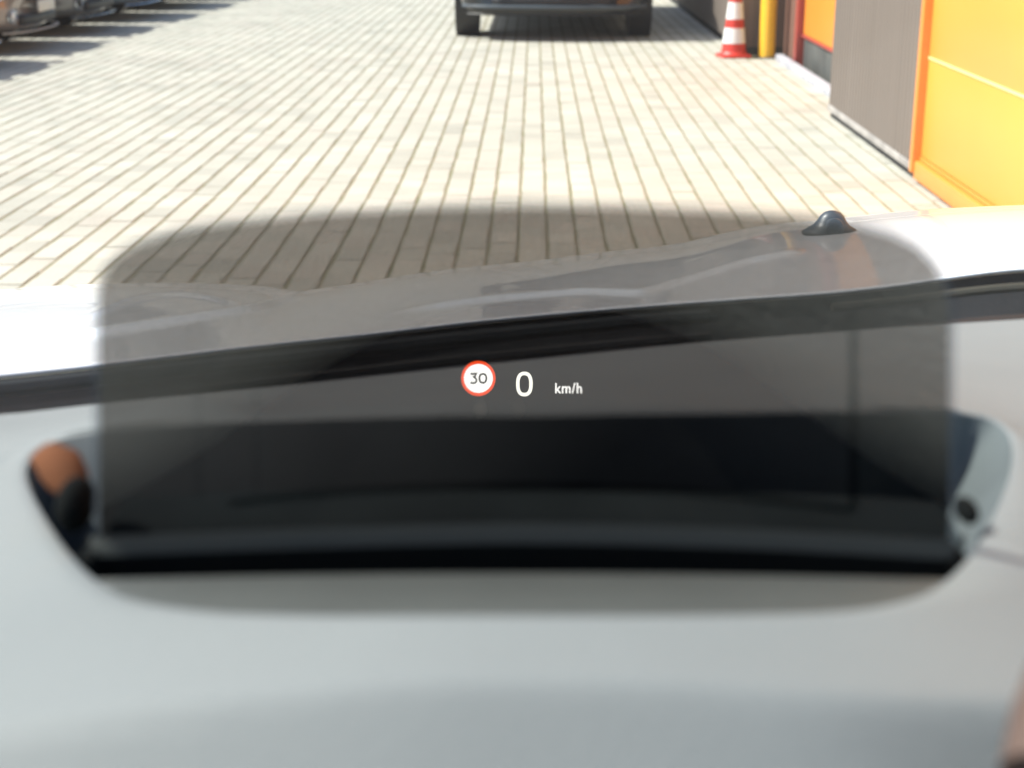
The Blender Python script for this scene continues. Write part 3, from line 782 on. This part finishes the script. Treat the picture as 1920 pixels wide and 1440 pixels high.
def glass_material():
    m, nt, out = nodes('combiner_glass'); L = nt.links.new
    geo = N(nt, 'ShaderNodeNewGeometry')
    def vsub(vec):
        a = N(nt, 'ShaderNodeVectorMath', operation='SUBTRACT'); a.inputs[0].default_value = vec; L(geo.outputs['Position'], a.inputs[1])
        b = N(nt, 'ShaderNodeVectorMath', operation='NORMALIZE'); L(a.outputs[0], b.inputs[0]); return b.outputs[0]
    s = N(nt, 'ShaderNodeVectorMath', operation='SUBTRACT'); L(vsub(D0), s.inputs[0]); L(vsub(V0), s.inputs[1])
    nn = N(nt, 'ShaderNodeVectorMath', operation='NORMALIZE'); L(s.outputs[0], nn.inputs[0])
    t = N(nt, 'ShaderNodeBsdfTransparent'); t.inputs[0].default_value = (.160, .150, .146, 1)
    g_ = N(nt, 'ShaderNodeBsdfGlossy'); g_.inputs[0].default_value = (REFL, REFL, REFL, 1); g_.inputs[1].default_value = 0
    L(nn.outputs[0], g_.inputs['Normal'])
    a = N(nt, 'ShaderNodeAddShader'); L(t.outputs[0], a.inputs[0]); L(g_.outputs[0], a.inputs[1])
    mx = N(nt, 'ShaderNodeMixShader'); L(geo.outputs['Backfacing'], mx.inputs[0]); L(a.outputs[0], mx.inputs[1]); L(t.outputs[0], mx.inputs[2])
    L(mx.outputs[0], out.inputs[0])
    return m
M['combiner'] = glass_material()
cg = grid_mesh('combiner_glass', grid, M['combiner'], hud)
# make sure the mirror side looks at the driver
if (EYE - grid[10][60]).dot(cg.data.polygons[10*120+60].normal) < 0:
    bm = bmesh.new(); bm.from_mesh(cg.data); bmesh.ops.reverse_faces(bm, faces=bm.faces); bm.to_mesh(cg.data); bm.free()
def edge_material():
    m, nt, out = nodes('glass_edge'); L = nt.links.new
    t = N(nt, 'ShaderNodeBsdfTransparent'); t.inputs[0].default_value = (.50, .51, .53, 1)
    g_ = N(nt, 'ShaderNodeBsdfDiffuse'); g_.inputs[0].default_value = (.07, .08, .09, 1)
    a = N(nt, 'ShaderNodeAddShader'); L(t.outputs[0], a.inputs[0]); L(g_.outputs[0], a.inputs[1]); L(a.outputs[0], out.inputs[0])
    return m
M['gedge'] = edge_material()
edge = [grid[j][0] for j in range(0, VR+1, 2)] + [grid[-1][i] for i in range(2, 119, 2)] + [grid[j][-1] for j in range(VR, -1, -2)]
ep = []
ctr = grid[VR//2][60]
rr_ = [[], []]
for i, p in enumerate(edge):
    t = (edge[min(i+1, len(edge)-1)] - edge[max(i-1, 0)]).normalized()
    nrm = t.cross((EYE - p).normalized()).normalized()
    if nrm.dot(ctr - p) > 0: nrm = -nrm
    rr_[0].append(p + nrm*.0002); rr_[1].append(p + nrm*.0016)
grid_mesh('glass_edge', rr_, M['gedge'], hud)
# holder under the glass
hp, hq, hr_ = [], [], []
hold = [[], [], [], []]
for i in range(41):
    px = lerp(168, 1792, i/40); b_ = smooth_interp(BOT, px); Yg = glass_y(px, b_)
    hold[0].append(at(px, b_ - 34, Yg + .0015)); hold[1].append(at(px, b_ - 32, Yg - .0012))
    hold[2].append(at(px, b_ + 4, Yg - .003)); hold[3].append(at(px, b_ + 60, Yg - .002) + Vector((0, 0, -.02)))
grid_mesh('glass_holder', hold[:3], M['holder'], hud)
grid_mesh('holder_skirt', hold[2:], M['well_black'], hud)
for px0, px1 in ((160, 184), (1776, 1806)):
    b_ = smooth_interp(BOT, (px0+px1)/2); p = at((px0+px1)/2, b_+12, .414)
    MB().box(p.x-.0028, p.x+.0028, p.y-.008, p.y+.006, p.z-.012, p.z+.004, .0015).build('holder_bracket', M['well_black'], hud)
# dark border of the mirror coating: right edge and lower edge
def tint(name, c):
    m, nt, out = nodes(name); t = N(nt, 'ShaderNodeBsdfTransparent'); t.inputs[0].default_value = (*c, 1); nt.links.new(t.outputs[0], out.inputs[0]); return m
M['coat_edge'] = tint('dark_coating_border', (.30, .34, .36))
M['coat_faint'] = tint('faint_coating_border', (.90, .92, .93))
def strip(name, pts, wpx, m_=None):
    a_, b_ = [], []
    for i, (px, row) in enumerate(pts):
        q0 = pts[max(i-1, 0)]; q1 = pts[min(i+1, len(pts)-1)]
        dx, dy = q1[0]-q0[0], q1[1]-q0[1]; l_ = math.hypot(dx, dy); nx_, ny_ = -dy/l_*wpx/2, dx/l_*wpx/2
        Yg = glass_y(px, row) + .0012
        a_.append(at(px+nx_, row+ny_, Yg)); b_.append(at(px-nx_, row-ny_, Yg))
    return grid_mesh(name, [a_, b_], m_ or M['coat_edge'], hud)
strip('coating_border', [(lerp(430, 1596, i/30), 912 + 46*((lerp(430, 1596, i/30)-960)/640)**2) for i in range(31)], 13)
strip('coating_border', [(1600, lerp(585, 958, i/12)) for i in range(13)], 15)
strip('coating_border', [(372, lerp(700, 935, i/12)) for i in range(13)], 14, M['coat_faint'])
strip('coating_border', [(480, lerp(700, 935, i/12)) for i in range(13)], 10, M['coat_faint'])

# read-out: the small lit picture under the slot, pre-shaped so that the curved mirror shows it upright
def mirror_n(p): return ((D0-p).normalized() - (V0-p).normalized()).normalized()
def hit_glass(d):
    # intersect with the glass surface by stepping on its Y function
    q = CRi @ d; px, row = 960 + FPX*q.x/-q.z, 720 - FPX*q.y/-q.z
    return at(px, row, glass_y(px, row))
P0 = hit_glass(ray(978, 714)); DN = (P0 - D0).normalized()      # the picture faces the glass
def trace(px, row, lift):
    d = ray(px, row); p = hit_glass(d); n_ = mirror_n(p)
    r_ = (d - 2*d.dot(n_)*n_).normalized()
    q0 = D0 + DN*lift
    t = (q0 - p).dot(DN)/r_.dot(DN)
    return p + r_*t
def emit(name, c, s):
    m, nt, out = nodes(name)
    e = N(nt, 'ShaderNodeEmission'); e.inputs[0].default_value = (*c, 1); e.inputs[1].default_value = s
    nt.links.new(e.outputs[0], out.inputs[0]); m.cycles.emission_sampling = 'NONE'; return m
EXPO = 2**sc.view_settings.exposure
M['e_white'] = emit('lit_white', (1, .985, .93), 1.12/REFL/EXPO)
M['e_zero'] = emit('lit_warm_white', (1, .99, .86), 1.05/REFL/EXPO)
M['e_red'] = emit('lit_orange_red', (1, .08, .01), .88/REFL/EXPO)
M['e_dim'] = emit('lit_dim_grey', (1, .97, .85), .02/REFL/EXPO)
def picture(name, loops, m, lift):
    """strips of quads given as pixel pairs ((a),(b))"""
    vs, fs = [], []
    for lp in loops:
        n0 = len(vs)
        for a_, b_ in lp: vs += [trace(*a_, lift), trace(*b_, lift)]
        for i in range(len(lp)-1): fs.append((n0+2*i, n0+2*i+1, n0+2*i+3, n0+2*i+2))
    return mesh(name, vs, fs, m, hud, smooth=False, fix=False)
def stroke(pts, w_, closed=False):
    out = []; n_ = len(pts)
    for i in range(n_):
        a_ = pts[(i-1) % n_] if closed or i > 0 else pts[i]; b_ = pts[(i+1) % n_] if closed or i < n_-1 else pts[i]
        dx, dy = b_[0]-a_[0], b_[1]-a_[1]; l_ = math.hypot(dx, dy) or 1
        nx_, ny_ = -dy/l_*w_/2, dx/l_*w_/2
        # mitre
        if 0 < i < n_-1 or closed:
            c_, d_ = pts[i], pts[(i+1) % n_]; ex, ey = d_[0]-c_[0], d_[1]-c_[1]; el = math.hypot(ex, ey) or 1
            cosv = abs(-ey/el*(-dy/l_) + ex/el*(dx/l_)); k_ = 1/max(cosv, .55); nx_ *= k_; ny_ *= k_
        out.append(((pts[i][0]+nx_, pts[i][1]+ny_), (pts[i][0]-nx_, pts[i][1]-ny_)))
    if closed: out.append(out[0])
    return out
def sup(cx_, cy_, a_, b_, n_=40, e=2.35):
    r_ = []
    for i in range(n_):
        th = 2*math.pi*i/n_; c_, s_ = math.cos(th), math.sin(th)
        r_.append((cx_ + a_*math.copysign(abs(c_)**(2/e), c_), cy_ + b_*math.copysign(abs(s_)**(2/e), s_)))
    return r_
SX, SYP = 897, 709.5
disc = [((SX, SYP), (SX + 28*math.cos(2*math.pi*i/60), SYP + 28*math.sin(2*math.pi*i/60))) for i in range(61)]
picture('sign_disc', [disc], M['e_white'], .00)
ring = [((SX + 27*math.cos(2*math.pi*i/60), SYP + 27*math.sin(2*math.pi*i/60)), (SX + 32.2*math.cos(2*math.pi*i/60), SYP + 33*math.sin(2*math.pi*i/60))) for i in range(61)]
picture('sign_ring', [ring], M['e_red'], .00006)
three = [(882, 701), (893.2, 701), (888.2, 707.6)] + [(888.0 + 5.4*math.sin(a), 713.2 - 5.2*math.cos(a)) for a in [R(20+10*i) for i in range(0, 17)]] + [(882, 717.6)]
picture('sign_digit', [stroke(three, 3.6)], M['e_dim'], .00012)
picture('sign_digit', [stroke(sup(905.4, 709.4, 6.4, 8.3), 3.6, True)], M['e_dim'], .00012)
picture('speed_digit', [stroke(sup(983.2, 720, 12.3, 19.8, 56, 2.5), 6.6, True)], M['e_zero'], .00)
# unit text from the built-in font, reshaped the same way
fc = bpy.data.curves.new('unit', 'FONT'); fc.body = 'km/h'; fc.size = 1; fc.offset = .013; fc.space_character = 1.10; fc.resolution_u = 6
fo = bpy.data.objects.new('unit_source', fc); col.objects.link(fo)
dg = bpy.context.evaluated_depsgraph_get(); me = bpy.data.meshes.new_from_object(fo.evaluated_get(dg))
bpy.data.objects.remove(fo)
xs_ = [v.co.x for v in me.vertices]; ys_ = [v.co.y for v in me.vertices]
x0, x1 = min(xs_), max(xs_)
hgt = [v.co.y for v in me.vertices if v.co.x < x0 + .3*(x1-x0)/4]; ymax = max(hgt)
for v in me.vertices:
    px = 1041 + (v.co.x-x0)/(x1-x0)*50; row = 737 - v.co.y/ymax*19
    v.co = trace(px, row, 0)
link('unit_text', me, M['e_white'], hud, smooth=False)
# ghost reflection of sign and digit, painted as faint glowing discs
for gx, k_ in ((900, 1.0), (972, .45)):
    for j_, (rad, e_) in enumerate(((15, .004), (12, .009), (9, .014), (6, .018))):
        d_ = [((gx, 766), (gx + rad*math.cos(2*math.pi*i/36), 766 + 1.25*rad*math.sin(2*math.pi*i/36))) for i in range(37)]
        picture('ghost_image', [d_], emit('dim_ghost', (1, .88, .70), e_*k_/REFL/EXPO), .00003*(j_+1))
# black plate and mount of the picture unit
ux = Vector((1, 0, 0)); uy = DN.cross(ux).normalized(); ux = uy.cross(DN).normalized()
Mp = Matrix(((ux.x, uy.x, DN.x, D0.x), (ux.y, uy.y, DN.y, D0.y), (ux.z, uy.z, DN.z, D0.z), (0, 0, 0, 1)))
pl = MB().box(-.08, .08, -.045, .040, -.006, -.0004, 0, Mp); pl.build('picture_unit', M['felt'], hud, smooth=False)
print('HUD', P0, D0, [tuple(round(c, 4) for c in trace(*q, 0)) for q in ((865, 680), (1092, 680), (1092, 745))])
